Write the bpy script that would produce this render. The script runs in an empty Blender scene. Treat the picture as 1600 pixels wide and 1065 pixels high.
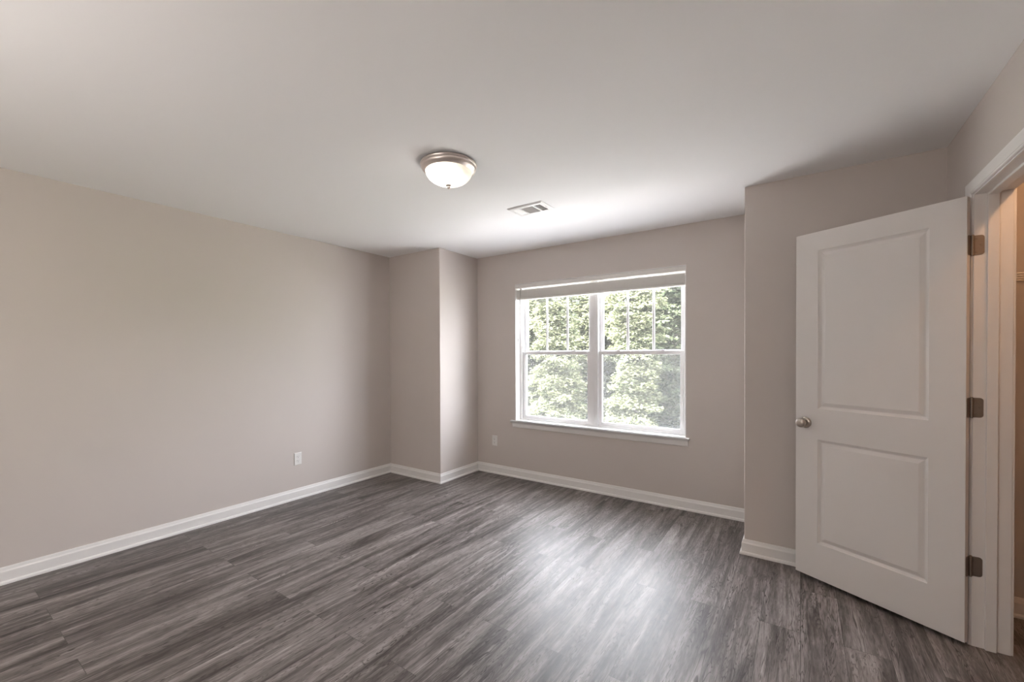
import bpy, bmesh, math, random
import numpy as np
from mathutils import Vector, Matrix

S = bpy.context.scene
COL = S.collection
PI = math.pi

# ------------------------------------------------------------------ camera
F_PX, CX, CY = 662.173, 800.0, 559.018
YAW, PITCH, ROLL, CAM_Z = -0.5985, -0.0093, -0.0036, 1.3385
cam_d = bpy.data.cameras.new('camera')
cam = bpy.data.objects.new('camera', cam_d)
COL.objects.link(cam)
fwd = Vector((math.sin(YAW) * math.cos(PITCH), math.cos(YAW) * math.cos(PITCH), math.sin(PITCH)))
rgt = Vector((math.cos(YAW), -math.sin(YAW), 0))
upv = rgt.cross(fwd)
r2 = rgt * math.cos(ROLL) + upv * math.sin(ROLL)
u2 = -rgt * math.sin(ROLL) + upv * math.cos(ROLL)
m = Matrix.Identity(4)
for i in range(3):
    m[i][0], m[i][1], m[i][2] = r2[i], u2[i], -fwd[i]
m[2][3] = CAM_Z
cam.matrix_world = m
cam_d.sensor_fit = 'HORIZONTAL'
cam_d.sensor_width = 36
cam_d.lens = F_PX / 1600 * 36
cam_d.shift_x = (800 - CX) / 1600
cam_d.shift_y = (CY - 532.5) / 1600
cam_d.clip_start = 0.02
S.camera = cam

# ------------------------------------------------------------------ view, world, sun
S.view_settings.view_transform = 'Standard'
S.view_settings.look = 'None'
S.view_settings.gamma = 1
S.view_settings.use_curve_mapping = False
S.view_settings.exposure = 0.03
S.cycles.max_bounces = 16
S.cycles.diffuse_bounces = 10
S.cycles.glossy_bounces = 4
S.cycles.transparent_max_bounces = 24
S.cycles.caustics_reflective = False
S.cycles.caustics_refractive = False
S.cycles.sample_clamp_indirect = 20

SKY = 25.0
world = bpy.data.worlds.new('world')
S.world = world
world.use_nodes = True
bg = world.node_tree.nodes['Background']
bg.inputs[0].default_value = (0.92, 0.935, 1.0, 1)      # bright hazy sky
bg.inputs[1].default_value = SKY

def add_light(name, kind, loc, energy, color, rot=(0, 0, 0), **kw):
    d = bpy.data.lights.new(name, kind)
    d.energy = energy
    d.color = color
    for k, v in kw.items():
        setattr(d, k, v)
    o = bpy.data.objects.new(name, d)
    COL.objects.link(o)
    o.location = loc
    o.rotation_euler = rot
    return o

# sun high behind the house: it lights the faces of the trees and never enters the window
sun = add_light('sun', 'SUN', (0, 0, 20), 70.0, (1.0, 0.95, 0.89), (math.radians(38), 0, math.radians(-20)), angle=math.radians(0.6))

# room dimensions (metres); window wall at +y, left wall at -x
H = 2.44
XL, YB, XB, YW, XR, XRW = -3.871, 3.208, -3.0914, 3.8268, -0.3117, 0.6463
Y_BACK = -1.25
WX0, WX1, WZ0, WZ1 = -2.567, -0.811, 0.600, 2.095      # window opening
LAMP_POS = (-1.69, 1.835)

por = bpy.data.lights.new('window_portal', 'AREA')      # sampling portal for the sky in the window opening
por.shape = 'RECTANGLE'
por.size, por.size_y = WX1 - WX0, WZ1 - WZ0
por.cycles.is_portal = True
po = bpy.data.objects.new('window_portal', por)
COL.objects.link(po)
po.location = ((WX0 + WX1) / 2, YW + 0.19, (WZ0 + WZ1) / 2)
po.rotation_euler = (math.radians(-90), 0, 0)

# ------------------------------------------------------------------ materials
def mat(name, color=(0.8, 0.8, 0.8), rough=0.5, metal=0.0, spec=0.5, **kw):
    m = bpy.data.materials.new(name)
    m.use_nodes = True
    b = m.node_tree.nodes['Principled BSDF']
    b.inputs['Base Color'].default_value = (*color, 1)
    b.inputs['Roughness'].default_value = rough
    b.inputs['Metallic'].default_value = metal
    b.inputs['Specular IOR Level'].default_value = spec
    return m

def nd(m, typ, **kw):
    n = m.node_tree.nodes.new(typ)
    for k, v in kw.items():
        setattr(n, k, v)
    return n

def lk(m, a, b):
    m.node_tree.links.new(a, b)

def noise_bump(m, scale, strength, dist=0.002):
    b = m.node_tree.nodes['Principled BSDF']
    tc = nd(m, 'ShaderNodeTexCoord')
    nz = nd(m, 'ShaderNodeTexNoise')
    nz.inputs['Scale'].default_value = scale
    nz.inputs['Detail'].default_value = 3
    bp = nd(m, 'ShaderNodeBump')
    bp.inputs['Strength'].default_value = strength
    bp.inputs['Distance'].default_value = dist
    lk(m, tc.outputs['Object'], nz.inputs['Vector'])
    lk(m, nz.outputs['Fac'], bp.inputs['Height'])
    lk(m, bp.outputs['Normal'], b.inputs['Normal'])
    return m

M_WALL = noise_bump(mat('greige_paint', (0.600, 0.552, 0.522), 0.62, spec=0.3), 180, 0.06)
M_CEIL = noise_bump(mat('ceiling_paint', (0.91, 0.915, 0.925), 0.85, spec=0.2), 120, 0.08)
M_TRIM = mat('white_trim_paint', (0.80, 0.79, 0.78), 0.35, spec=0.4)
M_DOOR = noise_bump(mat('white_door_paint', (0.72, 0.695, 0.675), 0.42, spec=0.4), 260, 0.03, 0.001)
M_VINYL = mat('white_vinyl', (0.82, 0.82, 0.83), 0.35, spec=0.4)
M_NICKEL = noise_bump(mat('satin_nickel', (0.50, 0.45, 0.40), 0.28, 1.0), 300, 0.02, 0.0005)
M_HINGE = noise_bump(mat('dull_hinge_steel', (0.30, 0.25, 0.21), 0.5, 1.0), 300, 0.02, 0.0005)
M_RIM = noise_bump(mat('brushed_nickel_rim', (0.80, 0.73, 0.69), 0.42, 1.0), 300, 0.02, 0.0005)
M_PLASTIC = mat('outlet_plastic', (0.80, 0.79, 0.77), 0.35)
M_SLOT = mat('dark_slot', (0.02, 0.02, 0.02), 0.6)
M_VENT = mat('vent_enamel', (0.78, 0.78, 0.78), 0.4)
M_DUCT = mat('duct_inside', (0.30, 0.30, 0.30), 0.8)
M_BLIND = noise_bump(mat('blind_slat_white', (0.74, 0.72, 0.69), 0.45), 60, 0.05)
M_WIRE = mat('white_coated_wire', (0.78, 0.76, 0.73), 0.4)
M_CORD = mat('blind_cord', (0.80, 0.79, 0.77), 0.8)
M_WAND = mat('wand_plastic', (0.50, 0.48, 0.46), 0.3)

def floor_material():
    m = mat('grey_vinyl_planks', rough=0.42, spec=0.5)
    b = m.node_tree.nodes['Principled BSDF']
    tc = nd(m, 'ShaderNodeTexCoord')
    mp = nd(m, 'ShaderNodeMapping')                     # planks run along Y: brick rows need X along the plank
    mp.inputs['Rotation'].default_value = (0, 0, math.radians(90))
    lk(m, tc.outputs['Object'], mp.inputs['Vector'])
    br = nd(m, 'ShaderNodeTexBrick', offset=0.37, offset_frequency=2)
    br.inputs['Color1'].default_value = (0, 0, 0, 1)
    br.inputs['Color2'].default_value = (1, 1, 1, 1)
    br.inputs['Mortar'].default_value = (0.5, 0.5, 0.5, 1)
    br.inputs['Scale'].default_value = 1
    br.inputs['Mortar Size'].default_value = 0.0011
    br.inputs['Mortar Smooth'].default_value = 0.2
    br.inputs['Bias'].default_value = 0
    br.inputs['Brick Width'].default_value = 1.22
    br.inputs['Row Height'].default_value = 0.165
    lk(m, mp.outputs['Vector'], br.inputs['Vector'])
    # per-plank random offset of the grain
    sep = nd(m, 'ShaderNodeSeparateColor')
    lk(m, br.outputs['Color'], sep.inputs[0])
    off = nd(m, 'ShaderNodeCombineXYZ')
    mul = nd(m, 'ShaderNodeMath', operation='MULTIPLY')
    mul.inputs[1].default_value = 37.0
    lk(m, sep.outputs[0], mul.inputs[0])
    lk(m, mul.outputs[0], off.inputs['X'])
    lk(m, mul.outputs[0], off.inputs['Y'])
    lk(m, mul.outputs[0], off.inputs['Z'])
    add = nd(m, 'ShaderNodeVectorMath', operation='ADD')
    lk(m, tc.outputs['Object'], add.inputs[0])
    lk(m, off.outputs[0], add.inputs[1])

    def grain(sx, sy, scale, detail, dist=0.0, rough=0.6):
        mm = nd(m, 'ShaderNodeMapping')
        mm.inputs['Scale'].default_value = (sx, sy, 1)
        lk(m, add.outputs[0], mm.inputs['Vector'])
        n = nd(m, 'ShaderNodeTexNoise')
        n.inputs['Scale'].default_value = scale
        n.inputs['Detail'].default_value = detail
        n.inputs['Roughness'].default_value = rough
        n.inputs['Distortion'].default_value = dist
        lk(m, mm.outputs['Vector'], n.inputs['Vector'])
        return n
    n1 = grain(10, 1.05, 1.0, 4, 0.9, 0.55)             # broad pale and dark patches
    n2 = grain(120, 14.0, 1.0, 4, 0.5, 0.65)            # fine pores
    n3 = grain(42, 1.9, 1.0, 5, 0.8, 0.6)               # streaks
    n4 = grain(17, 1.5, 1.0, 3, 1.5, 0.5)               # contour lines of the cathedral figure

    def mad(a, k, c):
        x = nd(m, 'ShaderNodeMath', operation='MULTIPLY_ADD')
        lk(m, a, x.inputs[0])
        x.inputs[1].default_value = k
        if isinstance(c, (int, float)):
            x.inputs[2].default_value = c
        else:
            lk(m, c, x.inputs[2])
        return x.outputs[0]
    v = mad(n1.outputs['Fac'], 1.00, -0.66)
    v = mad(n3.outputs['Fac'], 0.85, v)
    v = mad(n2.outputs['Fac'], 0.52, v)
    v = mad(sep.outputs[0], 0.035, v)
    # thin dark lines where the contour noise crosses evenly spaced levels
    w1 = mad(n4.outputs['Fac'], 13.0, 0.0)
    fr = nd(m, 'ShaderNodeMath', operation='FRACT'); lk(m, w1, fr.inputs[0])
    ce = nd(m, 'ShaderNodeMath', operation='SUBTRACT'); lk(m, fr.outputs[0], ce.inputs[0]); ce.inputs[1].default_value = 0.5
    ab = nd(m, 'ShaderNodeMath', operation='ABSOLUTE'); lk(m, ce.outputs[0], ab.inputs[0])
    ln = nd(m, 'ShaderNodeMapRange'); ln.interpolation_type = 'SMOOTHSTEP'
    ln.inputs['From Min'].default_value = 0.02; ln.inputs['From Max'].default_value = 0.20
    ln.inputs['To Min'].default_value = 1.0; ln.inputs['To Max'].default_value = 0.0
    lk(m, ab.outputs[0], ln.inputs['Value'])
    ms = nd(m, 'ShaderNodeMapRange')
    ms.inputs['From Min'].default_value = 0.42; ms.inputs['From Max'].default_value = 0.62
    ms.inputs['To Min'].default_value = 0.0; ms.inputs['To Max'].default_value = -0.36
    lk(m, n3.outputs['Fac'], ms.inputs['Value'])
    mm_ = nd(m, 'ShaderNodeMath', operation='MULTIPLY_ADD')
    lk(m, ln.outputs['Result'], mm_.inputs[0]); lk(m, ms.outputs['Result'], mm_.inputs[1]); lk(m, v, mm_.inputs[2])
    v = mm_.outputs[0]
    cr = nd(m, 'ShaderNodeValToRGB')
    e = cr.color_ramp.elements
    e[0].position, e[0].color = 0.26, (0.032, 0.025, 0.022, 1)
    e[1].position, e[1].color = 0.92, (0.400, 0.365, 0.350, 1)
    x = cr.color_ramp.elements.new(0.45); x.color = (0.105, 0.090, 0.084, 1)
    x = cr.color_ramp.elements.new(0.62); x.color = (0.205, 0.183, 0.175, 1)
    lk(m, v, cr.inputs['Fac'])
    seam = nd(m, 'ShaderNodeMix', data_type='RGBA')
    lk(m, br.outputs['Fac'], seam.inputs['Factor'])
    lk(m, cr.outputs['Color'], seam.inputs[6])
    seam.inputs[7].default_value = (0.055, 0.047, 0.044, 1)
    lk(m, seam.outputs[2], b.inputs['Base Color'])
    rr = mad(n2.outputs['Fac'], 0.12, 0.37)
    lk(m, rr, b.inputs['Roughness'])
    bp = nd(m, 'ShaderNodeBump')
    bp.inputs['Strength'].default_value = 0.25
    bp.inputs['Distance'].default_value = 0.0012
    hh = mad(br.outputs['Fac'], -1.0, n2.outputs['Fac'])
    lk(m, hh, bp.inputs['Height'])
    lk(m, bp.outputs['Normal'], b.inputs['Normal'])
    return m
M_FLOOR = floor_material()

def pane_material(name, clear, haze_mix, tint, haze_col=None):
    m = bpy.data.materials.new(name)
    m.use_nodes = True
    nt = m.node_tree
    nt.nodes.remove(nt.nodes['Principled BSDF'])
    out = nt.nodes['Material Output']
    tr = nd(m, 'ShaderNodeBsdfTransparent')
    tr.inputs[0].default_value = (*tint, 1)
    mix = nd(m, 'ShaderNodeMixShader')
    if haze_col is None:
        other = nd(m, 'ShaderNodeBsdfGlossy')
        other.inputs['Roughness'].default_value = 0.02
        fr = nd(m, 'ShaderNodeFresnel')
        ge = nd(m, 'ShaderNodeNewGeometry')              # same reflectance on the way in and out of the thin pane
        io = nd(m, 'ShaderNodeMapRange')
        io.inputs['To Min'].default_value = 1.4
        io.inputs['To Max'].default_value = 1 / 1.4
        lk(m, ge.outputs['Backfacing'], io.inputs['Value'])
        lk(m, io.outputs['Result'], fr.inputs['IOR'])
        lk(m, fr.outputs[0], mix.inputs[0])
    else:
        other = nd(m, 'ShaderNodeBsdfDiffuse')
        other.inputs[0].default_value = (*haze_col, 1)
        mix.inputs[0].default_value = 1 - clear
    lk(m, tr.outputs[0], mix.inputs[1])
    lk(m, other.outputs[0], mix.inputs[2])
    glare_haze = nd(m, 'ShaderNodeBsdfTranslucent')            # translucent share that puts the view's hazy glare into the pane
    glare_haze.inputs[0].default_value = (*(haze_col or (0.9, 0.9, 0.9)), 1)
    veil = nd(m, 'ShaderNodeMixShader')
    veil.inputs[0].default_value = haze_mix
    lk(m, mix.outputs[0], veil.inputs[1])
    lk(m, glare_haze.outputs[0], veil.inputs[2])
    lk(m, veil.outputs[0], out.inputs['Surface'])
    return m
M_GLASS = pane_material('window_glass', 0.95, 0.008, (0.97, 0.98, 0.98))
M_SCREEN = pane_material('fine_insect_mesh', 0.90, 0.034, (1, 1, 1), (0.26, 0.26, 0.26))

def bowl_material(name, clear, lo, hi):
    """frosted glass lit from inside: brightest beside the two bulbs, creamy towards the rim"""
    m = bpy.data.materials.new(name)
    m.use_nodes = True
    nt = m.node_tree
    b = nt.nodes['Principled BSDF']
    out = nt.nodes['Material Output']
    b.inputs['Base Color'].default_value = (0.80, 0.77, 0.72, 1)
    b.inputs['Roughness'].default_value = 0.30
    tc = nd(m, 'ShaderNodeTexCoord')
    ds = nd(m, 'ShaderNodeVectorMath', operation='DISTANCE')
    lk(m, tc.outputs['Object'], ds.inputs[0])
    ds.inputs[1].default_value = (-0.035, -0.045, -0.085)
    nz = nd(m, 'ShaderNodeTexNoise')
    nz.inputs['Scale'].default_value = 16
    nz.inputs['Distortion'].default_value = 1.0
    lk(m, tc.outputs['Object'], nz.inputs['Vector'])
    mx = nd(m, 'ShaderNodeMath', operation='MULTIPLY_ADD')
    lk(m, nz.outputs['Fac'], mx.inputs[0]); mx.inputs[1].default_value = 0.035
    lk(m, ds.outputs['Value'], mx.inputs[2])
    cr = nd(m, 'ShaderNodeValToRGB')
    cr.color_ramp.interpolation = 'EASE'
    e = cr.color_ramp.elements
    e[0].position, e[0].color = 0.070, (1.0, 0.93, 0.82, 1)
    e[1].position, e[1].color = 0.190, (hi and lo / hi, 0.84 * lo / hi, 0.66 * lo / hi, 1)
    lk(m, mx.outputs[0], cr.inputs['Fac'])
    lk(m, cr.outputs['Color'], b.inputs['Emission Color'])
    b.inputs['Emission Strength'].default_value = hi
    if clear:
        tr = nd(m, 'ShaderNodeBsdfTransparent')
        mix = nd(m, 'ShaderNodeMixShader')
        mix.inputs[0].default_value = 1 - clear
        lk(m, tr.outputs[0], mix.inputs[1])
        lk(m, b.outputs[0], mix.inputs[2])
        lk(m, mix.outputs[0], out.inputs['Surface'])
    return m
M_BOWL = bowl_material('frosted_glass_bowl', 0.0, 0.70, 6.0)
M_BULB = bowl_material('clear_lamp_glass', 0.7, 0.8, 2.0)

def leaf_material(name, c0, c1):
    m = bpy.data.materials.new(name)
    m.use_nodes = True
    nt = m.node_tree
    nt.nodes.remove(nt.nodes['Principled BSDF'])
    out = nt.nodes['Material Output']
    ge = nd(m, 'ShaderNodeNewGeometry')
    tc = nd(m, 'ShaderNodeTexCoord')
    nz = nd(m, 'ShaderNodeTexNoise')
    nz.inputs['Scale'].default_value = 0.9
    lk(m, tc.outputs['Object'], nz.inputs['Vector'])
    mx = nd(m, 'ShaderNodeMath', operation='ADD')
    lk(m, ge.outputs['Random Per Island'], mx.inputs[0])
    lk(m, nz.outputs['Fac'], mx.inputs[1])
    cr = nd(m, 'ShaderNodeValToRGB')
    e = cr.color_ramp.elements
    e[0].position, e[0].color = 0.25, (*c0, 1)
    e[1].position, e[1].color = 0.85, (*c1, 1)
    hf = nd(m, 'ShaderNodeMath', operation='MULTIPLY')
    hf.inputs[1].default_value = 0.6
    lk(m, mx.outputs[0], hf.inputs[0])
    lk(m, hf.outputs[0], cr.inputs['Fac'])
    di = nd(m, 'ShaderNodeBsdfDiffuse')
    tl = nd(m, 'ShaderNodeBsdfTranslucent')
    mix = nd(m, 'ShaderNodeMixShader')
    mix.inputs[0].default_value = 0.35
    lk(m, cr.outputs['Color'], di.inputs[0])
    lk(m, cr.outputs['Color'], tl.inputs[0])
    lk(m, di.outputs[0], mix.inputs[1])
    lk(m, tl.outputs[0], mix.inputs[2])
    lk(m, mix.outputs[0], out.inputs['Surface'])
    return m
M_LEAF = [leaf_material('leaf_yellow_green', (0.087, 0.108, 0.059), (0.206, 0.211, 0.131)),
          leaf_material('leaf_mid_green', (0.067, 0.091, 0.056), (0.159, 0.179, 0.111)),
          leaf_material('leaf_blue_green', (0.067, 0.091, 0.067), (0.142, 0.172, 0.123))]
M_BARK = noise_bump(mat('bark', (0.07, 0.06, 0.055), 0.9), 25, 0.5, 0.02)
M_BOUNCE = noise_bump(mat('pale_bounce_ground', (0.56, 0.54, 0.525), 0.9), 8, 0.6, 0.05)  # unseen ground, kept pale so it bounces daylight up to the ceiling

# ------------------------------------------------------------------ mesh helpers
def obj(name, bm, material, parent=None, smooth=False, bevel=0.0, seg=2, angle=40):
    me = bpy.data.meshes.new(name)
    bmesh.ops.recalc_face_normals(bm, faces=bm.faces[:])
    if smooth:
        for f in bm.faces:
            f.smooth = True
    bm.to_mesh(me)
    bm.free()
    for mm in (material if isinstance(material, (list, tuple)) else [material]):
        me.materials.append(mm)
    o = bpy.data.objects.new(name, me)
    COL.objects.link(o)
    if parent is not None:
        o.parent = parent
    if bevel:
        md = o.modifiers.new('bevel', 'BEVEL')
        md.width, md.segments, md.limit_method, md.angle_limit = bevel, seg, 'ANGLE', math.radians(angle)
        md.harden_normals = False
    if smooth:
        try:
            md = o.modifiers.new('sharp', 'EDGE_SPLIT')
            md.split_angle = math.radians(42)
        except Exception:
            pass
    return o

def empty(name, loc=(0, 0, 0), rz=0.0, parent=None):
    o = bpy.data.objects.new(name, None)
    COL.objects.link(o)
    o.location = loc
    o.rotation_euler = (0, 0, rz)
    o.empty_display_size = 0.1
    if parent is not None:
        o.parent = parent
    return o

def tag(o, label, cat, group=None, kind=None):
    o['label'] = label
    o['category'] = cat
    if group:
        o['group'] = group
    if kind:
        o['kind'] = kind
    return o

def struct(o, label=None):
    o['kind'] = 'structure'
    if label:
        o['label'] = label
    return o

def box(bm, x0, y0, z0, x1, y1, z1, mi=0):
    v = [bm.verts.new(p) for p in ((x0, y0, z0), (x1, y0, z0), (x1, y1, z0), (x0, y1, z0),
                                   (x0, y0, z1), (x1, y0, z1), (x1, y1, z1), (x0, y1, z1))]
    for q in ((0, 3, 2, 1), (4, 5, 6, 7), (0, 1, 5, 4), (1, 2, 6, 5), (2, 3, 7, 6), (3, 0, 4, 7)):
        bm.faces.new([v[i] for i in q]).material_index = mi
    return v

def prism(bm, pts, axis, a, b, mi=0):
    """pts: 2-D outline; extruded along axis ('x','y','z') from a to b."""
    def P(p, t):
        return {'x': (t, p[0], p[1]), 'y': (p[0], t, p[1]), 'z': (p[0], p[1], t)}[axis]
    A = [bm.verts.new(P(p, a)) for p in pts]
    B = [bm.verts.new(P(p, b)) for p in pts]
    n = len(pts)
    bm.faces.new(A).material_index = mi
    bm.faces.new(B[::-1]).material_index = mi
    for i in range(n):
        bm.faces.new((A[i], B[i], B[(i + 1) % n], A[(i + 1) % n])).material_index = mi

def lathe(bm, prof, n=48, mi=0, M=None):
    """prof: (r, z) list; r=0 ends close with a fan."""
    rings = []
    for r, z in prof:
        if r < 1e-6:
            rings.append([bm.verts.new((M @ Vector((0, 0, z))) if M else (0, 0, z))])
        else:
            ring = []
            for k in range(n):
                p = Vector((r * math.cos(2 * PI * k / n), r * math.sin(2 * PI * k / n), z))
                ring.append(bm.verts.new(M @ p if M else p))
            rings.append(ring)
    for a, b in zip(rings, rings[1:]):
        for k in range(n):
            l = (k + 1) % n
            if len(a) == 1 and len(b) == 1:
                continue
            if len(a) == 1:
                f = (a[0], b[k], b[l])
            elif len(b) == 1:
                f = (a[k], b[0], a[l])
            else:
                f = (a[k], b[k], b[l], a[l])
            bm.faces.new(f).material_index = mi

def tube(bm, p0, p1, r, n=10, mi=0, r1=None):
    p0, p1 = Vector(p0), Vector(p1)
    d = (p1 - p0)
    L = d.length
    q = Vector((0, 0, 1)).rotation_difference(d.normalized()).to_matrix().to_4x4()
    M = Matrix.Translation(p0) @ q
    lathe(bm, [(0, 0), (r, 0), (r1 if r1 is not None else r, L), (0, L)], n, mi, M)

# ------------------------------------------------------------------ setting: floor, ceiling, walls
T = 0.12
XC1 = 1.95                                              # closet far side
bm = bmesh.new(); box(bm, XL - T, Y_BACK - T, -0.10, XC1 + T, YW + 0.2, 0.0)
struct(obj('floor', bm, M_FLOOR), 'grey wood-look plank floor')
bm = bmesh.new(); box(bm, XL - T, Y_BACK - T, H, XC1 + T, YW + 0.2, H + 0.12)
struct(obj('ceiling', bm, M_CEIL), 'smooth white ceiling')
bm = bmesh.new(); box(bm, XL - T, Y_BACK - T, 0, XL, YB + T, H)
struct(obj('wall_left', bm, M_WALL))
bm = bmesh.new(); box(bm, XL, Y_BACK - T, 0, XC1 + T, Y_BACK, H)
struct(obj('wall_back', bm, M_WALL))
# two jogs that frame the window alcove (front face and alcove side in one, corner slightly rounded)
def rounded(px, py, sx):
    r = 0.006
    return [(px + sx * r * (1 - math.cos(a)), py + r * (1 - math.sin(a))) for a in [0, PI / 8, PI / 4, 3 * PI / 8, PI / 2]]
c = [(XB - 0.006 + 0.006 * math.cos(a), YB + 0.006 - 0.006 * math.sin(a)) for a in [0, PI / 8, PI / 4, 3 * PI / 8, PI / 2]]
bm = bmesh.new(); prism(bm, [(XB, YW + 0.2)] + c + [(XL, YB), (XL, YB + T), (XB - T, YB + T), (XB - T, YW + 0.2)], 'z', 0, H)
struct(obj('wall_jog_left', bm, M_WALL))
c = [(XR + 0.006 - 0.006 * math.cos(a), YB + 0.006 - 0.006 * math.sin(a)) for a in [0, PI / 8, PI / 4, 3 * PI / 8, PI / 2]]
bm = bmesh.new(); prism(bm, [(XR, YW + 0.2)] + c + [(XC1 + T, YB), (XC1 + T, YB + T), (XR + T, YB + T), (XR + T, YW + 0.2)], 'z', 0, H)
struct(obj('wall_jog_right', bm, M_WALL))
# window wall with its opening
bm = bmesh.new()
box(bm, XB, YW, 0, WX0, YW + 0.2, H); box(bm, WX1, YW, 0, XR, YW + 0.2, H)
box(bm, WX0, YW, 0, WX1, YW + 0.2, WZ0); box(bm, WX0, YW, WZ1, WX1, YW + 0.2, H)
struct(obj('wall_window', bm, M_WALL))
# right wall with the door opening
DY1 = 2.768; DY0 = DY1 - 0.765; DZ = 2.050; JT = 0.019
bm = bmesh.new()
box(bm, XRW, DY1 + JT, 0, XRW + T, YB, H)
box(bm, XRW, Y_BACK, 0, XRW + T, DY0 - JT, H)
box(bm, XRW, DY0 - JT, DZ + JT, XRW + T, DY1 + JT, H)
struct(obj('wall_right', bm, M_WALL))
bm = bmesh.new(); box(bm, XC1, Y_BACK, 0, XC1 + T, YB, H)
struct(obj('wall_closet_side', bm, M_WALL))
bm = bmesh.new(); box(bm, XRW + T, 0.7, 0, XC1, 0.82, H)
struct(obj('wall_closet_back', bm, M_WALL))

# ------------------------------------------------------------------ baseboards with shoe moulding
BPROF = [(0, 0), (0.026, 0), (0.026, 0.006), (0.0245, 0.012), (0.020, 0.0175), (0.0145, 0.019), (0.0145, 0.072),
         (0.0135, 0.0745), (0.0095, 0.081), (0.0075, 0.090), (0.0055, 0.097), (0.004, 0.098), (0, 0.098)]
def baseboard(name, p0, p1, nrm, s0, s1):
    p0, p1, nrm = Vector(p0), Vector(p1), Vector(nrm)
    d = (p1 - p0).normalized()
    bm = bmesh.new()
    A, B = [], []
    for o, z in BPROF:
        a = p0 + nrm * o + d * (s0 * o); b = p1 + nrm * o - d * (s1 * o)
        A.append(bm.verts.new((a.x, a.y, z))); B.append(bm.verts.new((b.x, b.y, z)))
    bm.faces.new(A); bm.faces.new(B[::-1])
    for i in range(len(A)):
        j = (i + 1) % len(A)
        bm.faces.new((A[i], B[i], B[j], A[j]))
    struct(obj(name, bm, M_TRIM))
baseboard('baseboard_left', (XL, Y_BACK), (XL, YB), (1, 0), 1, 1)
baseboard('baseboard_jog_left', (XL, YB), (XB, YB), (0, -1), 1, -1)
baseboard('baseboard_alcove_left', (XB, YB), (XB, YW), (1, 0), -1, 1)
baseboard('baseboard_window', (XB, YW), (XR, YW), (0, -1), 1, 1)
baseboard('baseboard_alcove_right', (XR, YW), (XR, YB), (-1, 0), 1, -1)
baseboard('baseboard_jog_right', (XR, YB), (XRW, YB), (0, -1), -1, 1)
baseboard('baseboard_right', (XRW, YB), (XRW, DY1 + 0.064), (-1, 0), 1, 0)
baseboard('baseboard_right_near', (XRW, DY0 - 0.064), (XRW, Y_BACK), (-1, 0), 0, 1)
baseboard('baseboard_back', (XRW, Y_BACK), (XL, Y_BACK), (0, 1), 1, 1)
baseboard('baseboard_closet', (XRW + T, YB), (XC1, YB), (0, -1), 1, 1)
baseboard('baseboard_closet_side', (XC1, YB), (XC1, 0.82), (-1, 0), 1, 1)

# ------------------------------------------------------------------ door frame: jamb, stops, casings
df = struct(empty('trim_1', (XRW, (DY0 + DY1) / 2, 0)), 'white painted door frame around the open closet door')
def rel(bm, o):
    bmesh.ops.translate(bm, verts=bm.verts[:], vec=-Vector(o.location))
    return bm
x0, x1 = XRW - 0.001, XRW + T + 0.001
bm = bmesh.new()
box(bm, x0, DY1, 0, x1, DY1 + JT, DZ + JT); box(bm, x0, DY0 - JT, 0, x1, DY0, DZ + JT); box(bm, x0, DY0, DZ, x1, DY1, DZ + JT)
obj('jamb', rel(bm, df), M_TRIM, df, bevel=0.001)
bm = bmesh.new()
sx0, sx1, st = XRW + 0.040, XRW + 0.076, 0.011
box(bm, sx0, DY1 - st, 0, sx1, DY1, DZ); box(bm, sx0, DY0, 0, sx1, DY0 + st, DZ); box(bm, sx0, DY0 + st, DZ - st, sx1, DY1 - st, DZ)
obj('door_stop', rel(bm, df), M_TRIM, df, bevel=0.002)
# casing profile (distance from opening edge, projection from wall)
CPROF = [(0, 0), (0, 0.009), (0.004, 0.011), (0.008, 0.0105), (0.010, 0.0125), (0.030, 0.0150), (0.046, 0.0165), (0.053, 0.0165), (0.057, 0.013), (0.057, 0)]
def casing(name, sign, xw):
    bm = bmesh.new()
    rv = 0.005
    a0, a1, zt = DY0 - rv, DY1 + rv, DZ + rv
    cols = []
    for o, t in CPROF:
        x = xw + sign * t
        cols.append([bm.verts.new(p) for p in ((x, a1 + o, 0), (x, a1 + o, zt + o), (x, a0 - o, zt + o), (x, a0 - o, 0))])
    n = len(cols)
    for i in range(n):
        j = (i + 1) % n
        for k in range(3):
            bm.faces.new((cols[i][k], cols[i][k + 1], cols[j][k + 1], cols[j][k]))
    bm.faces.new([c[0] for c in cols]); bm.faces.new([c[3] for c in cols])
    return obj(name, rel(bm, df), M_TRIM, df)
casing('casing', -1, XRW)
casing('casing', 1, XRW + T)

# ------------------------------------------------------------------ open door (hinged on the far jamb)
HB = Vector((0.6157, 2.7307)); LB = Vector((-0.0248, 3.0902))
dd = (LB - HB).normalized()
DW, DH, DT, DB = 0.7345, 2.0188, 0.035, 0.0213
door = struct(empty('door_1', (HB.x, HB.y, DB), math.atan2(dd.y, dd.x)), 'white two-panel door standing open into the room with nickel knob')
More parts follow.
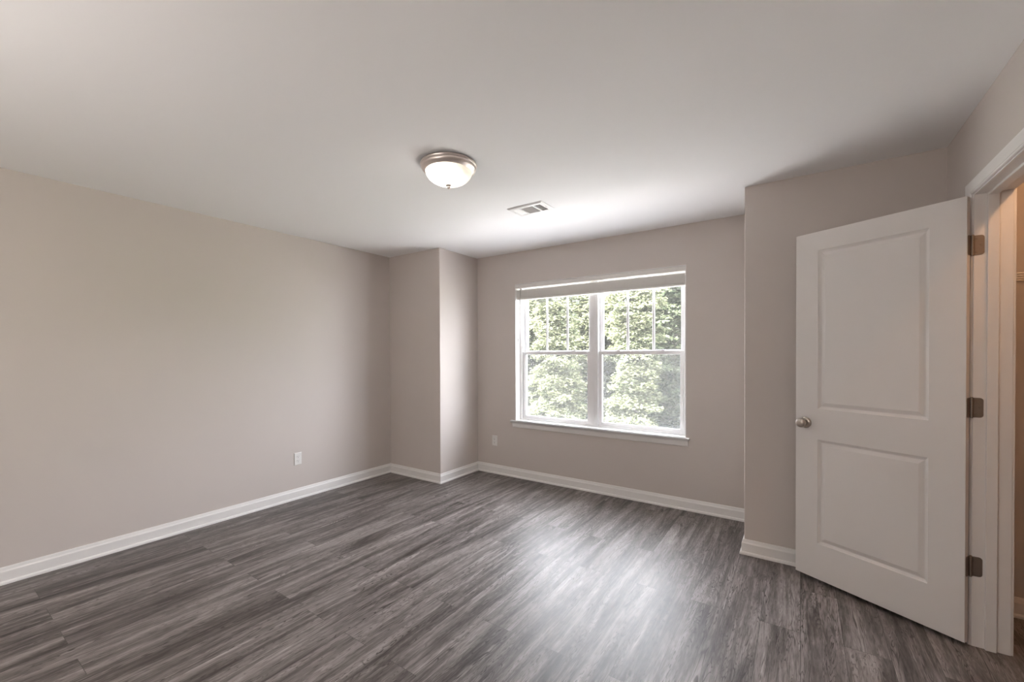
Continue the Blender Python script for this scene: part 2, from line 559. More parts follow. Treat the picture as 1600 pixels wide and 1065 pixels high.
# local frame: +x from hinge edge to latch edge, +y = visible face side (towards camera) is +y
def door_leaf():
    bm = bmesh.new()
    xs = [0, 0.128, 0.6137, DW]
    zs = [0, 0.2085, 0.814, 0.993, 1.911, DH]
    rings = [(0, 0), (0.002, -0.0030), (0.013, -0.0105), (0.017, -0.0108), (0.034, -0.0030), (0.037, -0.0020)]
    for side in (0, 1):
        y = 0.0 if side == 0 else -DT
        sg = 1 if side == 0 else -1
        def V(x, z, d=0):
            return bm.verts.new((x, y + sg * d, z))
        for i in range(3):
            for k in range(5):
                a, b, c0, c1 = xs[i], xs[i + 1], zs[k], zs[k + 1]
                if i == 1 and k in (1, 3):
                    prev = None
                    for ins, dep in rings:
                        r = [V(a + ins, c0 + ins, dep), V(b - ins, c0 + ins, dep), V(b - ins, c1 - ins, dep), V(a + ins, c1 - ins, dep)]
                        if prev:
                            for q in range(4):
                                bm.faces.new((prev[q], prev[(q + 1) % 4], r[(q + 1) % 4], r[q]))
                        prev = r
                    bm.faces.new(prev)
                else:
                    bm.faces.new((V(a, c0), V(b, c0), V(b, c1), V(a, c1)))
    for xa in (0, DW):
        for k in range(5):
            bm.faces.new([bm.verts.new(p) for p in ((xa, 0, zs[k]), (xa, 0, zs[k + 1]), (xa, -DT, zs[k + 1]), (xa, -DT, zs[k]))])
    for za in (0, DH):
        for i in range(3):
            bm.faces.new([bm.verts.new(p) for p in ((xs[i], 0, za), (xs[i + 1], 0, za), (xs[i + 1], -DT, za), (xs[i], -DT, za))])
    bmesh.ops.remove_doubles(bm, verts=bm.verts[:], dist=1e-5)
    return bm
obj('door_leaf', door_leaf(), M_DOOR, door, bevel=0.0012, seg=2, angle=60)
KZ = 0.906
def knob(side):
    sg = 1 if side == 0 else -1
    base = Vector((0.679, 0.0 if side == 0 else -DT, KZ))
    M = Matrix.Translation(base) @ Matrix.Rotation(-sg * PI / 2, 4, 'X')
    bm = bmesh.new()
    prof = [(0, 0.012), (0.0125, 0.012), (0.0115, 0.022), (0.0125, 0.028), (0.019, 0.032), (0.0245, 0.038), (0.0272, 0.046), (0.0265, 0.054),
            (0.0225, 0.060), (0.015, 0.0635), (0.007, 0.0645), (0, 0.0645)]
    lathe(bm, prof, 40, 0, M)
    k = obj('door_knob', bm, M_NICKEL, door, smooth=True)
    k['label'] = 'satin nickel round knob'
    bm = bmesh.new()
    lathe(bm, [(0, 0), (0.0325, 0), (0.0325, 0.004), (0.030, 0.0085), (0.024, 0.011), (0.0135, 0.0125), (0, 0.0125)], 40, 0, M)
    obj('rosette', bm, M_NICKEL, k, smooth=True)
knob(0); knob(1)
bm = bmesh.new(); box(bm, DW - 0.0005, -DT / 2 - 0.0125, KZ - 0.028, DW + 0.0012, -DT / 2 + 0.0125, KZ + 0.028)
box(bm, DW, -DT / 2 - 0.006, KZ - 0.009, DW + 0.009, -DT / 2 + 0.006, KZ + 0.009)
obj('latch_plate', bm, M_NICKEL, door, bevel=0.0006)
# three hinges: a leaf on the door edge, a leaf on the jamb, the barrel between
inv = (Matrix.Translation((HB.x, HB.y, DB)) @ Matrix.Rotation(math.atan2(dd.y, dd.x), 4, 'Z')).inverted()
PIN = Vector((XRW - 0.0055, DY1 - 0.004, 0))
for zc in (1.822, 1.088, 0.366):
    h = empty('hinge', (0, 0, 0), 0, door)
    h['label'] = 'satin nickel butt hinge'
    pl_ = inv @ Vector((PIN.x, PIN.y, zc))
    bm = bmesh.new()
    for k in range(5):                                  # knuckles
        z0 = pl_.z - 0.0445 + k * 0.0178
        tube(bm, (pl_.x, pl_.y, z0 + 0.0004), (pl_.x, pl_.y, z0 + 0.0174), 0.0062, 14)
    tube(bm, (pl_.x, pl_.y, pl_.z - 0.048), (pl_.x, pl_.y, pl_.z + 0.048), 0.0045, 12)
    obj('barrel', bm, M_HINGE, h, smooth=True)

    def leaf(ax, mats):
        """rounded plate outline in a (u, z) plane placed by mats(u, t, z)"""
        bm = bmesh.new()
        w, hh, r = 0.038, 0.0445, 0.012
        pts = [(0, -hh)]
        for c0, a0 in (((w - r, -hh + r), -90), ((w - r, hh - r), 0)):
            for s in range(7):
                a = math.radians(a0 + s * 15)
                pts.append((c0[0] + r * math.cos(a), c0[1] + r * math.sin(a)))
        pts.append((0, hh))
        A = [bm.verts.new(mats(u, 0.0, z)) for u, z in pts]
        B = [bm.verts.new(mats(u, 0.0016, z)) for u, z in pts]
        bm.faces.new(A); bm.faces.new(B[::-1])
        for i in range(len(A)):
            j = (i + 1) % len(A)
            bm.faces.new((A[i], B[i], B[j], A[j]))
        return bm
    # jamb leaf lies on the jamb face, facing -y
    jl = obj('jamb_leaf', leaf(0, lambda u, t, z: inv @ Vector((PIN.x + u, DY1 - t, zc + z))), M_HINGE, h)
    bm = bmesh.new()
    for uu, zz in ((0.012, 0.030), (0.027, 0.0), (0.012, -0.030)):
        a = inv @ Vector((PIN.x + uu, DY1 - 0.0014, zc + zz)); b = inv @ Vector((PIN.x + uu, DY1 - 0.0028, zc + zz))
        tube(bm, a, b, 0.0042, 12, r1=0.0030)
    obj('screw', bm, M_HINGE, jl)
    # door leaf of the hinge lies on the door edge (local x=0), from the back corner forward
    obj('door_edge_leaf', leaf(0, lambda u, t, z: Vector((-t, -DT + u * 0.82, zc - DB + z))), M_HINGE, h)

# ------------------------------------------------------------------ window
WY = YW + 0.090                                         # room-side face of the vinyl frame
win = struct(empty('window_1', ((WX0 + WX1) / 2, YW, WZ0)), 'white double-hung twin window with grilles in the upper sashes')
def wobj(name, bm, mtl, parent=None, **kw):
    p = parent or win
    bmesh.ops.translate(bm, verts=bm.verts[:], vec=-Vector(win.location))
    return obj(name, bm, mtl, p, **kw)
FZ0 = 0.618                                             # top of stool
bm = bmesh.new()                                        # drywall return / jamb extension, painted white
box(bm, WX0, YW + 0.001, FZ0, WX0 + 0.006, WY + 0.09, WZ1); box(bm, WX1 - 0.006, YW + 0.001, FZ0, WX1, WY + 0.09, WZ1)
box(bm, WX0, YW + 0.001, WZ1 - 0.006, WX1, WY + 0.09, WZ1)
wobj('jamb_extension', bm, M_TRIM)
FX0, FX1, MZ = WX0 + 0.006, WX1 - 0.006, WZ1 - 0.006
fw = 0.030
MX = (FX0 + FX1) / 2
bm = bmesh.new()
box(bm, FX0, WY, FZ0, FX0 + fw, WY + 0.085, MZ); box(bm, FX1 - fw, WY, FZ0, FX1, WY + 0.085, MZ)
box(bm, FX0 + fw, WY, MZ - 0.030, FX1 - fw, WY + 0.085, MZ); box(bm, FX0 + fw, WY, FZ0, FX1 - fw, WY + 0.085, FZ0 + 0.014)
wobj('window_frame', bm, M_VINYL, bevel=0.002)
bm = bmesh.new()
box(bm, MX - 0.042, WY - 0.004, FZ0 + 0.014, MX + 0.042, WY + 0.085, MZ - 0.030)
box(bm, MX - 0.012, WY - 0.007, FZ0 + 0.014, MX + 0.012, WY - 0.004, MZ - 0.030)
wobj('mullion', bm, M_VINYL, bevel=0.002)
SR = 0.034                                              # sash rail width
MEET = 1.352
def sash(name, xa, xb, za, zb, y, rb, rt, glass_y):
    bm = bmesh.new()
    d = 0.030
    box(bm, xa, y, za, xa + SR, y + d, zb); box(bm, xb - SR, y, za, xb, y + d, zb)
    box(bm, xa + SR, y, za, xb - SR, y + d, za + rb); box(bm, xa + SR, y, zb - rt, xb - SR, y + d, zb)
    s = wobj(name, bm, M_VINYL, bevel=0.003)
    g = bmesh.new()
    box(g, xa + SR - 0.004, glass_y, za + rb - 0.004, xb - SR + 0.004, glass_y + 0.004, zb - rt + 0.004)
    wobj('glass_pane', g, M_GLASS, s)
    return s
for xa, xb in ((FX0 + fw, MX - 0.042), (MX + 0.042, FX1 - fw)):
    up = sash('upper_sash', xa + 0.002, xb - 0.002, MEET - 0.012, MZ - 0.030, WY + 0.046, 0.034, 0.030, WY + 0.060)
    L = (xb - xa - 2 * SR)
    for k in (1, 2):                                    # vertical grille bars of the upper sash
        xc = xa + SR + L * k / 3
        g = bmesh.new()
        prism(g, [(xc - 0.0115, WY + 0.0595), (xc - 0.0115, WY + 0.0555), (xc - 0.009, WY + 0.052), (xc + 0.009, WY + 0.052), (xc + 0.0115, WY + 0.0555), (xc + 0.0115, WY + 0.0595)], 'z', MEET + 0.022, MZ - 0.060)
        wobj('grille_bar', g, M_VINYL, up)
    lo = sash('lower_sash', xa + 0.002, xb - 0.002, FZ0 + 0.012, MEET + 0.012, WY + 0.012, 0.036, 0.034, WY + 0.026)
    for k in (0.24, 0.76):                              # sash locks on the meeting rail
        xc = xa + (xb - xa) * k
        g = bmesh.new()
        zt = MEET + 0.012
        box(g, xc - 0.026, WY + 0.014, zt, xc + 0.026, WY + 0.038, zt + 0.005)
        lathe(g, [(0, zt + 0.005), (0.011, zt + 0.005), (0.010, zt + 0.013), (0, zt + 0.014)], 20, 0, Matrix.Translation((xc, WY + 0.026, 0)))
        prism(g, [(xc, WY + 0.020), (xc + 0.034, WY + 0.006), (xc + 0.038, WY + 0.011), (xc + 0.004, WY + 0.032)], 'z', zt + 0.006, zt + 0.012)
        wobj('sash_lock', g, M_VINYL, lo, bevel=0.001)
    g = bmesh.new()
    box(g, xa + 0.006, WY + 0.080, FZ0 + 0.016, xb - 0.006, WY + 0.0806, MEET + 0.004)
    sc = wobj('insect_screen', g, M_SCREEN)
    g = bmesh.new()
    za, zb, w = FZ0 + 0.014, MEET + 0.006, 0.012
    box(g, xa, WY + 0.076, za, xa + w, WY + 0.084, zb); box(g, xb - w, WY + 0.076, za, xb, WY + 0.084, zb)
    box(g, xa + w, WY + 0.076, za, xb - w, WY + 0.084, za + w); box(g, xa + w, WY + 0.076, zb - w, xb - w, WY + 0.084, zb)
    wobj('screen_frame', g, M_VINYL, sc)
# stool and apron
bm = bmesh.new()
ys = YW - 0.036
prism(bm, [(YW + 0.12, WZ0 - 0.001), (YW + 0.12, FZ0), (ys + 0.006, FZ0), (ys + 0.001, FZ0 - 0.004), (ys, FZ0 - 0.009), (ys + 0.002, FZ0 - 0.015), (ys + 0.007, FZ0 - 0.019)], 'x', WX0 + 0.002, WX1 - 0.002)
prism(bm, [(YW, FZ0 - 0.019), (YW, FZ0), (ys + 0.006, FZ0), (ys + 0.001, FZ0 - 0.004), (ys, FZ0 - 0.009), (ys + 0.002, FZ0 - 0.015), (ys + 0.007, FZ0 - 0.019)], 'x', WX0 - 0.048, WX1 + 0.030)
wobj('stool', bm, M_TRIM)
bm = bmesh.new()
zt, zb = FZ0 - 0.019, FZ0 - 0.075
prism(bm, [(YW, zt), (YW, zb), (YW - 0.006, zb), (YW - 0.011, zb + 0.006), (YW - 0.013, zb + 0.016), (YW - 0.018, zt - 0.012), (YW - 0.024, zt - 0.004), (YW - 0.024, zt)], 'x', WX0 - 0.030, WX1 + 0.018)
wobj('apron', bm, M_TRIM)

# ------------------------------------------------------------------ raised blind
bl = tag(empty('window_blind', ((WX0 + WX1) / 2, YW + 0.03, 2.085)), 'off-white slatted blind drawn up to the top of the window', 'blind')
def bobj(name, bm, mtl, parent=None, **kw):
    bmesh.ops.translate(bm, verts=bm.verts[:], vec=-Vector(bl.location))
    return obj(name, bm, mtl, parent or bl, **kw)
BX0, BX1 = WX0 + 0.010, WX1 - 0.010
bm = bmesh.new()
prism(bm, [(YW - 0.004, 2.048), (YW + 0.004, 2.044), (YW + 0.010, 2.046), (YW + 0.010, 2.084), (YW + 0.004, 2.087), (YW - 0.004, 2.083)], 'x', BX0, BX1)
bobj('valance', bm, M_BLIND)
bm = bmesh.new(); box(bm, BX0 + 0.004, YW + 0.014, 2.050, BX1 - 0.004, YW + 0.062, 2.086)
bobj('headrail', bm, M_BLIND, bevel=0.002)
rng = random.Random(3)
bm = bmesh.new()
NS = 26
for k in range(NS):
    zc = 1.942 + k * 0.0033
    dy = rng.uniform(-0.0015, 0.0015)
    y0 = YW + 0.012 + dy
    prism(bm, [(y0, zc), (y0 + 0.025, zc + 0.0012), (y0 + 0.050, zc), (y0 + 0.050, zc + 0.0027), (y0 + 0.025, zc + 0.0039), (y0, zc + 0.0027)], 'x', BX0 + 0.003 + rng.uniform(0, 0.002), BX1 - 0.003 - rng.uniform(0, 0.002))
bobj('slat_stack', bm, M_BLIND)
bm = bmesh.new(); box(bm, BX0 + 0.003, YW + 0.012, 1.922, BX1 - 0.003, YW + 0.062, 1.940)
br_ = bobj('bottom_rail', bm, M_BLIND, bevel=0.003)
LADD = [BX0 + 0.14, BX0 + 0.52, BX0 + 0.87, BX0 + 1.22, BX1 - 0.14]
for xc in LADD:
    bm = bmesh.new()
    lathe(bm, [(0, 1.9185), (0.007, 1.9185), (0.009, 1.922), (0, 1.922)], 16, 0, Matrix.Translation((xc, YW + 0.030, 0)))
    bobj('cord_button', bm, M_WAND, br_)
    bm = bmesh.new()
    for yy in (YW + 0.0095, YW + 0.0645):
        tube(bm, (xc, yy, 1.930), (xc, yy, 2.05), 0.0009, 6)
    bobj('ladder_cord', bm, M_CORD)
bm = bmesh.new()
wx = BX0 + 0.062
tube(bm, (wx, YW - 0.001, 2.040), (wx - 0.030, YW - 0.004, 1.50), 0.0038, 8)
tube(bm, (wx - 0.030, YW - 0.004, 1.50), (wx - 0.0335, YW - 0.0045, 1.435), 0.0062, 10)
tube(bm, (wx, YW - 0.001, 2.040), (wx, YW + 0.012, 2.056), 0.0022, 8)
bobj('tilt_wand', bm, M_WAND, smooth=True)
bm = bmesh.new()
for xo, zz in ((0.335, 1.56), (0.350, 1.50)):
    xq = BX0 + xo - 0.09
    tube(bm, (xq, YW + 0.006, 2.045), (xq, YW + 0.010, zz), 0.0012, 6)
    lathe(bm, [(0, zz), (0.005, zz - 0.004), (0.0062, zz - 0.030), (0, zz - 0.034)], 12, 0, Matrix.Translation((xq, YW + 0.010, 0)))
bobj('lift_cord', bm, M_CORD)

# ------------------------------------------------------------------ ceiling lamps (one in view, one added unseen behind the camera as fill)
def flush_lamp(pos, watts, label, glass):
    cl = tag(empty('ceiling_light', (pos[0], pos[1], H)), label, 'lamp')
    bm = bmesh.new()
    lathe(bm, [(0, 0), (0.150, 0), (0.160, -0.004), (0.163, -0.010), (0.1605, -0.016), (0.157, -0.019), (0.1575, -0.026), (0.153, -0.034), (0.144, -0.040),
               (0.138, -0.046), (0.1335, -0.047), (0.1335, -0.040), (0.130, -0.012), (0, -0.010)], 72)
    obj('rim', bm, M_RIM, cl, smooth=True)['label'] = 'stepped brushed nickel rim'
    bm = bmesh.new()
    lathe(bm, [(0.1325, -0.042)] + [(0.1325 * math.cos(a), -0.046 - 0.074 * math.sin(a)) for a in [PI / 2 * k / 14 for k in range(14)]] + [(0.004, -0.120), (0.004, -0.1175)]
          + [(0.1295 * math.cos(a), -0.046 - 0.071 * math.sin(a)) for a in [PI / 2 * k / 14 for k in range(13, -1, -1)]] + [(0.1295, -0.042), (0.1325, -0.042)], 72)
    obj('glass_bowl', bm, glass, cl, smooth=True)['label'] = 'glowing frosted glass bowl'
    bm = bmesh.new()
    lathe(bm, [(0, -0.1205), (0.0185, -0.1205), (0.0195, -0.1235), (0.016, -0.128), (0.010, -0.131), (0.0105, -0.135), (0.0085, -0.140), (0.004, -0.1435), (0, -0.145)], 28)
    obj('finial', bm, M_RIM, cl, smooth=True)
    for dx in (-0.045, 0.045) if watts else ():
        add_light('lamp_bulb', 'POINT', (pos[0] + dx, pos[1], H - 0.070), watts / 2, (1.0, 0.94, 0.89), shadow_soft_size=0.028)
flush_lamp(LAMP_POS, 0, 'lit flush-mount lamp with nickel rim and frosted glass bowl on the ceiling', M_BOWL)

def added_fill_lamp(px, py, drop, watts):  # globe added out of view to fill the room with light
    pl = tag(empty('added_fill_lamp', (px, py, H)), 'frosted globe pendant added unseen near the back wall as fill light', 'lamp')
    bm = bmesh.new()
    lathe(bm, [(0, 0), (0.060, 0), (0.060, -0.008), (0.045, -0.020), (0.012, -0.026), (0, -0.026)], 40)
    obj('ceiling_rose', bm, M_RIM, pl, smooth=True)
    bm = bmesh.new()
    tube(bm, (0, 0, -0.024), (0, 0, -drop + 0.130), 0.003, 10)
    obj('cord', bm, M_CORD, pl, smooth=True)
    bm = bmesh.new()
    lathe(bm, [(0, -drop + 0.140), (0.020, -drop + 0.138), (0.032, -drop + 0.115), (0.034, -drop + 0.085), (0, -drop + 0.085)], 32)
    obj('lamp_holder', bm, M_RIM, pl, smooth=True)
    bm = bmesh.new()
    R = 0.10
    lathe(bm, [(R * math.sin(a), -drop + R * math.cos(a)) for a in [0.32 + (PI - 0.32) * k / 24 for k in range(24)]] + [(0, -drop - R)], 48)
    obj('glass_globe', bm, M_BULB, pl, smooth=True)
    add_light('added_fill_bulb', 'POINT', (px, py, H - drop), watts, (1.0, 0.94, 0.89), shadow_soft_size=0.035)
added_fill_lamp(-1.80, -0.85, 0.85, 70.0)

# ------------------------------------------------------------------ ceiling register
VX0, VX1, VY0, VY1 = -1.848, -1.545, 2.645, 2.850
vn = tag(empty('ceiling_vent', ((VX0 + VX1) / 2, (VY0 + VY1) / 2, H)), 'white louvred air register in the ceiling near the window', 'vent')
def vobj(name, bm, mtl, **kw):
    bmesh.ops.translate(bm, verts=bm.verts[:], vec=-Vector(vn.location))
    return obj(name, bm, mtl, vn, **kw)
zf = H - 0.007
bm = bmesh.new()
fx, fy = 0.034, 0.036
ix0, ix1, iy0, iy1 = VX0 + fx, VX1 - fx, VY0 + fy, VY1 - fy
s1, s2 = ix0 + 0.060, ix1 - 0.060
def sloped_frame(bm, a, b, c_, d, ia, ib, ic, id_, zo, zi):
    o = [bm.verts.new(p) for p in ((a, c_, H), (b, c_, H), (b, d, H), (a, d, H))]
    m1 = [bm.verts.new(p) for p in ((a, c_, zo), (b, c_, zo), (b, d, zo), (a, d, zo))]
    m2 = [bm.verts.new(p) for p in ((a + .010, c_ + .010, zi), (b - .010, c_ + .010, zi), (b - .010, d - .010, zi), (a + .010, d - .010, zi))]
    m3 = [bm.verts.new(p) for p in ((ia, ic, zi), (ib, ic, zi), (ib, id_, zi), (ia, id_, zi))]
    m4 = [bm.verts.new(p) for p in ((ia, ic, H), (ib, ic, H), (ib, id_, H), (ia, id_, H))]
    for A, B in ((o, m1), (m1, m2), (m2, m3), (m3, m4), (m4, o)):
        for q in range(4):
            bm.faces.new((A[q], A[(q + 1) % 4], B[(q + 1) % 4], B[q]))
sloped_frame(bm, VX0, VX1, VY0, VY1, ix0, ix1, iy0, iy1, H - 0.003, zf - 0.003)
for xx in (s1, s2):
    box(bm, xx - 0.006, iy0, zf - 0.003, xx + 0.006, iy1, H)
for xx in (VX0 + 0.018, VX1 - 0.018):
    lathe(bm, [(0, zf - 0.006), (0.004, zf - 0.0055), (0.005, zf - 0.003), (0, zf - 0.003)], 12, 0, Matrix.Translation((xx, (VY0 + VY1) / 2, 0)))
vobj('frame', bm, M_VENT)
bm = bmesh.new(); box(bm, ix0, iy0, H - 0.0008, ix1, iy1, H - 0.0002)
vobj('damper', bm, M_DUCT)
def louvres(name, a, b, along, tilt):
    bm = bmesh.new()
    if along == 'x':
        n = 9
        for k in range(n):
            yc = iy0 + (k + 0.5) * (iy1 - iy0) / n
            prism(bm, [(yc - 0.0045, H - 0.0015), (yc + 0.0005 * tilt, zf - 0.002), (yc + 0.0017, zf - 0.002), (yc - 0.0033, H - 0.0015)], 'x', a, b)
    else:
        n = max(3, int((b - a) / 0.0135))
        for k in range(n):
            xc = a + (k + 0.5) * (b - a) / n
            o = 0.006 * tilt
            prism(bm, [(xc - o, H - 0.0015), (xc + o, zf - 0.003), (xc + o + 0.0015, zf - 0.003), (xc - o + 0.0015, H - 0.0015)], 'y', iy0, iy1)
    return vobj(name, bm, M_VENT)
louvres('louvre_bank', ix0, s1 - 0.006, 'y', -1)
louvres('louvre_bank', s1 + 0.006, s2 - 0.006, 'x', 1)
louvres('louvre_bank', s2 + 0.006, ix1, 'y', 1)

# ------------------------------------------------------------------ electrical outlets
def outlet(name, loc, rz, label):
    """local: plate on the xz plane, facing -y"""
    r = tag(empty(name, loc, rz), label, 'outlet', 'wall outlets')
    bm = bmesh.new()
    w, h = 0.035, 0.0575
    a = [bm.verts.new(p) for p in ((-w, 0, -h), (w, 0, -h), (w, 0, h), (-w, 0, h))]
    b = [bm.verts.new(p) for p in ((-w, -0.003, -h), (w, -0.003, -h), (w, -0.003, h), (-w, -0.003, h))]
    c_ = [bm.verts.new(p) for p in ((-w + .005, -0.0065, -h + .005), (w - .005, -0.0065, -h + .005), (w - .005, -0.0065, h - .005), (-w + .005, -0.0065, h - .005))]
    for A, B in ((a, b), (b, c_)):
        for q in range(4):
            bm.faces.new((A[q], A[(q + 1) % 4], B[(q + 1) % 4], B[q]))
    bm.faces.new(c_); bm.faces.new(a)
    obj('cover_plate', bm, M_PLASTIC, r, bevel=0.001)
    for s in (-1, 1):
        zc = s * 0.0195
        bm = bmesh.new()
        pts = []
        for k in range(28):
            t = 2 * PI * k / 28
            pts.append((0.0168 * math.cos(t), max(-0.0138, min(0.0138, 0.0168 * math.sin(t))) + zc))
        prism(bm, pts, 'y', -0.0058, -0.0082)
        so = obj('socket', bm, M_PLASTIC, r, bevel=0.0006)
        bm = bmesh.new()
        box(bm, -0.0075, -0.0086, zc + 0.000, -0.0055, -0.0080, zc + 0.009)
        box(bm, 0.0052, -0.0086, zc + 0.001, 0.0072, -0.0080, zc + 0.008)
        tube(bm, (0, -0.0080, zc - 0.0075), (0, -0.0086, zc - 0.0075), 0.0026, 12)
        obj('slot', bm, M_SLOT, so)
    bm = bmesh.new()
    tube(bm, (0, -0.006, 0), (0, -0.0078, 0), 0.0034, 14)
    obj('screw', bm, M_PLASTIC, r)
outlet('wall_outlet', (XL + 0.0002, 2.128, 0.372), PI / 2, 'white duplex outlet on the long blank left wall')
outlet('wall_outlet', (-2.846, YW - 0.0002, 0.366), 0, 'white duplex outlet on the window wall left of the windowsill')

# ------------------------------------------------------------------ closet: wire shelf and lamp
ws = tag(empty('wire_shelf', ((XRW + T + XC1) / 2, YB, 1.70)), 'white ventilated wire shelf on the closet wall behind the door', 'shelf')
def sobj(name, bm, mtl, **kw):
    bmesh.ops.translate(bm, verts=bm.verts[:], vec=-Vector(ws.location))
    return obj(name, bm, mtl, ws, **kw)
SX0, SX1, SZ = XRW + T + 0.010, XC1 - 0.010, 1.70
bm = bmesh.new()
n = 46
for k in range(n):
    xx = SX0 + (k + 0.5) * (SX1 - SX0) / n
    tube(bm, (xx, YB - 0.300, SZ + 0.003), (xx, YB - 0.004, SZ + 0.003), 0.0015, 6)
    tube(bm, (xx, YB - 0.300, SZ + 0.003), (xx, YB - 0.303, SZ - 0.022), 0.0015, 6)
sobj('deck_wires', bm, M_WIRE)
bm = bmesh.new()
for yy, zz in ((YB - 0.300, SZ), (YB - 0.200, SZ), (YB - 0.100, SZ), (YB - 0.008, SZ), (YB - 0.303, SZ - 0.024)):
    tube(bm, (SX0, yy, zz), (SX1, yy, zz), 0.0030, 8)
sobj('support_rods', bm, M_WIRE)
for xx in (SX0 + 0.38, SX1 - 0.30):
    bm = bmesh.new()
    tube(bm, (xx, YB - 0.290, SZ - 0.006), (xx, YB - 0.003, SZ - 0.270), 0.0045, 10)
    box(bm, xx - 0.010, YB - 0.004, SZ - 0.300, xx + 0.010, YB, SZ - 0.255)
    sobj('brace', bm, M_WIRE)
CLX, CLY = 0.985, 2.28
ck = tag(empty('closet_light', (CLX, CLY, H)), 'warm globe lamp on the closet ceiling', 'lamp')
bm = bmesh.new()
lathe(bm, [(0, 0), (0.060, 0), (0.060, -0.012), (0.035, -0.030), (0.020, -0.034), (0, -0.034)], 32)
obj('lamp_holder', bm, M_PLASTIC, ck, smooth=True)
bm = bmesh.new()
lathe(bm, [(0.014, -0.034)] + [(0.030 * math.sin(a), -0.078 + 0.030 * math.cos(a)) for a in [0.5 + (PI - 0.5) * k / 12 for k in range(12)]] + [(0, -0.108)], 24)
obj('bulb', bm, M_BULB, ck, smooth=True)
CLOSET_W = 11.5
add_light('closet_bulb', 'POINT', (CLX, CLY, H - 0.078), CLOSET_W, (1.0, 0.54, 0.26), shadow_soft_size=0.028)

# ------------------------------------------------------------------ outside: ground and trees
GZ = -3.0
M_HILL = noise_bump(mat('hillside_scrub', (0.13, 0.15, 0.08), 0.95), 3, 0.8, 0.3)
def terrain(name, y0, y1, z1, mtl, label, nx=30, ny=14):
    bm = bmesh.new()
    gv = []
    for j in range(ny + 1):
        for i in range(nx + 1):
            x = -36 + 60 * i / nx; y = y0 + (y1 - y0) * j / ny
            k = max(0.0, (y - 24.0) / (y1 - 24.0)) if z1 else 0.0
            gv.append(bm.verts.new((x, y, GZ + 0.12 * math.sin(x * 0.9) * math.cos(y * 0.7) * (1 if 0 < j else 0) * (1 if j < ny or z1 else 0) + z1 * k ** 0.8)))
    for j in range(ny):
        for i in range(nx):
            a = j * (nx + 1) + i
            bm.faces.new((gv[a], gv[a + 1], gv[a + nx + 2], gv[a + nx + 1]))
    struct(obj(name, bm, mtl, smooth=True), label)
terrain('ground', YW + 0.3, 12.6, 0.0, M_BOUNCE, 'unseen ground below the window, made pale to bounce daylight indoors')
terrain('hill', 12.6, 44.0, 9.5, M_HILL, 'scrubby green slope rising behind the trees')
# unseen lower storey and gable, added to shade the near part of the ground
M_SIDING = mat('pale_siding', (0.55, 0.53, 0.50), 0.7)
M_ROOF = noise_bump(mat('grey_shingle', (0.12, 0.12, 0.12), 0.9), 30, 0.5, 0.01)
bm = bmesh.new(); box(bm, -7.5, -6.5, GZ - 0.1, 6.0, YW + 0.2, -0.12)
struct(obj('shade_lower_storey', bm, M_SIDING), 'unseen lower storey added to shade the ground')
bm = bmesh.new()
prism(bm, [(YW + 0.62, 2.60), (YW + 0.62, 2.78), (-1.4, 5.40), (-6.9, 2.78), (-6.9, 2.60)], 'x', -7.9, 6.4)
struct(obj('shade_roof', bm, M_ROOF), 'unseen shingled gable added to shade the ground')

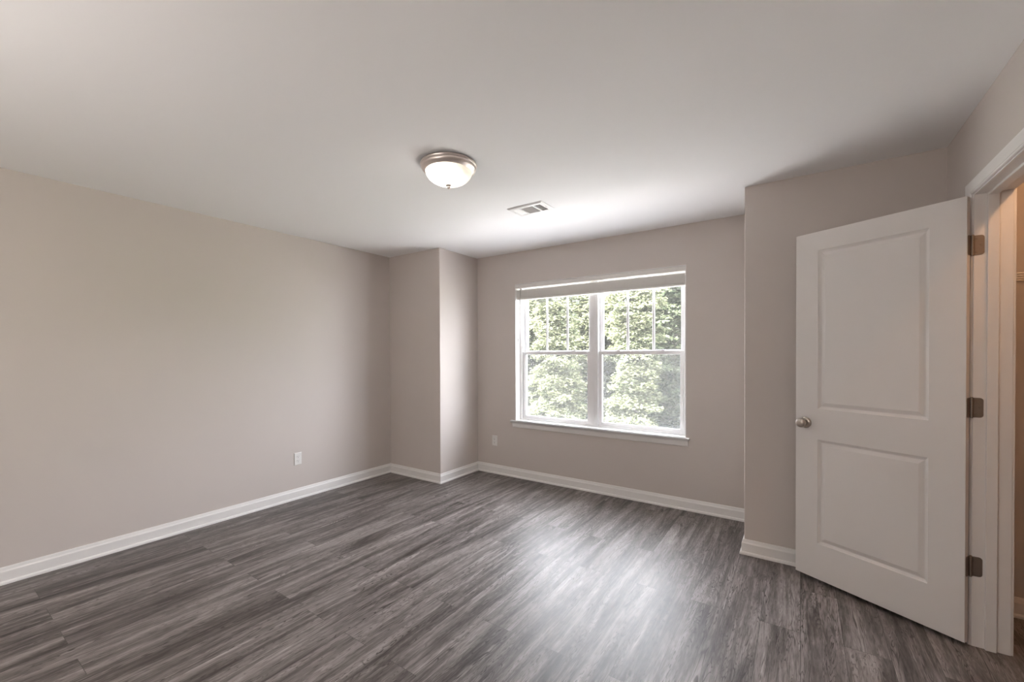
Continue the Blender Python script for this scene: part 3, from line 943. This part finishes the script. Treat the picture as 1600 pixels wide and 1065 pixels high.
def tree(idx, x, y, height, width, seed, mi, nspray, nleaf, leaf, label):
    rs = np.random.RandomState(seed)
    root = tag(empty('tree', (x, y, GZ)), label, 'tree', 'trees outside the window')
    # trunk and limbs
    bm = bmesh.new()
    p = Vector((0, 0, -0.2)); top = height * 0.93; segs = 7
    pts = [p]
    for k in range(1, segs + 1):
        pts.append(Vector((rs.uniform(-.08, .08) * k ** .5, rs.uniform(-.08, .08) * k ** .5, top * k / segs)))
    for k in range(segs):
        r0 = 0.13 * (1 - k / segs) + 0.02; r1 = 0.13 * (1 - (k + 1) / segs) + 0.02
        tube(bm, pts[k], pts[k + 1], r0, 9, r1=r1)
    V = []
    for s in range(nspray):
        t = rs.uniform(0.0, 1.0)
        zc = height * (0.08 + 0.90 * t)
        ang = rs.uniform(0, 2 * PI)
        env = width * (0.80 + 0.20 * math.sin(7 * t + seed)) * (1.0 if t < 0.8 else math.sqrt(max(0.05, 1 - ((t - 0.8) / 0.22) ** 2)))
        sl, sw = rs.uniform(0.40, 0.82), rs.uniform(0.28, 0.50)
        rad = max(0.05, (env - sl * 0.8)) * math.sqrt(rs.uniform(0.10, 1.0))
        base = np.array([0, 0, zc - rad * 0.12])
        tip = np.array([rad * math.cos(ang), rad * math.sin(ang), zc + rs.uniform(-.15, .15)])
        if rad > 0.4 and s % 3 == 0:
            tube(bm, base, tip, 0.022, 5, r1=0.006)
        # flat, slightly drooping spray of leaves about the tip
        u = rs.uniform(-1, 1, nleaf) ; w = rs.uniform(-1, 1, nleaf)
        k = np.sqrt(u * u + w * w); ok = k < 1.0
        u, w = u[ok], w[ok]
        n = len(u)
        ex = np.array([math.cos(ang), math.sin(ang), 0]); ey = np.array([-math.sin(ang), math.cos(ang), 0])
        droop = rs.uniform(0.12, 0.42)
        c_ = tip + np.outer(u * sl, ex) + np.outer(w * sw, ey)
        c_[:, 2] += -droop * (u * .5 + .5) ** 2 * sl - 0.35 * sw * w * w + rs.normal(0, 0.055, n)
        # leaf frames: mostly level with scatter
        nn = np.stack([rs.normal(0, .42, n), rs.normal(0, .42, n) - 0.15, np.ones(n)], 1)
        nn /= np.linalg.norm(nn, axis=1, keepdims=True)
        aa = rs.uniform(0, 2 * PI, n)
        t1 = np.stack([np.cos(aa), np.sin(aa), np.zeros(n)], 1)
        t1 -= nn * (t1 * nn).sum(1, keepdims=True)
        t1 /= np.linalg.norm(t1, axis=1, keepdims=True)
        t2 = np.cross(nn, t1)
        L = (leaf * rs.uniform(0.7, 1.35, n))[:, None]
        Wd = L * 0.30
        tipv = c_ + t1 * L * 0.55 - nn * L * 0.10
        bas = c_ - t1 * L * 0.45
        s1_ = c_ + t2 * Wd + nn * L * 0.07
        s2_ = c_ - t2 * Wd + nn * L * 0.07
        V.append(np.stack([bas, s1_, tipv, s2_], 1).reshape(-1, 3))
    obj('trunk', bm, M_BARK, root, smooth=True)
    V = np.concatenate(V)
    nq = len(V) // 4
    me = bpy.data.meshes.new('foliage')
    me.vertices.add(nq * 4); me.vertices.foreach_set('co', V.astype(np.float32).ravel())
    me.loops.add(nq * 4); me.loops.foreach_set('vertex_index', np.arange(nq * 4, dtype=np.int32))
    me.polygons.add(nq); me.polygons.foreach_set('loop_start', np.arange(0, nq * 4, 4, dtype=np.int32))
    me.polygons.foreach_set('loop_total', np.full(nq, 4, dtype=np.int32))
    me.update(calc_edges=True)
    me.materials.append(M_LEAF[mi])
    f = bpy.data.objects.new('foliage', me); COL.objects.link(f); f.parent = root
    f['kind'] = 'stuff'

# three rows that close the view one behind the other, crowns side by side
LAB = ['sunlit leafy tree in the nearest row seen through the window glass', 'leafy tree in the middle row behind the sunlit ones', 'dusky leafy tree in the farthest row behind the others']
rowrng = random.Random(8)
for row, (y, x0, nt_, step, hw, h_, ns, nl, lf) in enumerate([(14.2, -13.4, 6, 2.90, 1.36, 7.9, 240, 240, 0.125), (17.8, -17.6, 7, 3.3, 1.6, 9.6, 340, 190, 0.17), (21.8, -20.5, 6, 3.7, 1.85, 11.8, 480, 120, 0.25)]):
    for i in range(nt_):
        tree(i, x0 + i * step, y + rowrng.uniform(-.2, .2), h_ + rowrng.uniform(-.35, .35), hw, 11 + 17 * row + i, (0, 1, 0, 0, 1, 1, 0)[i] if row < 2 else 2, ns, nl, lf, LAB[row])
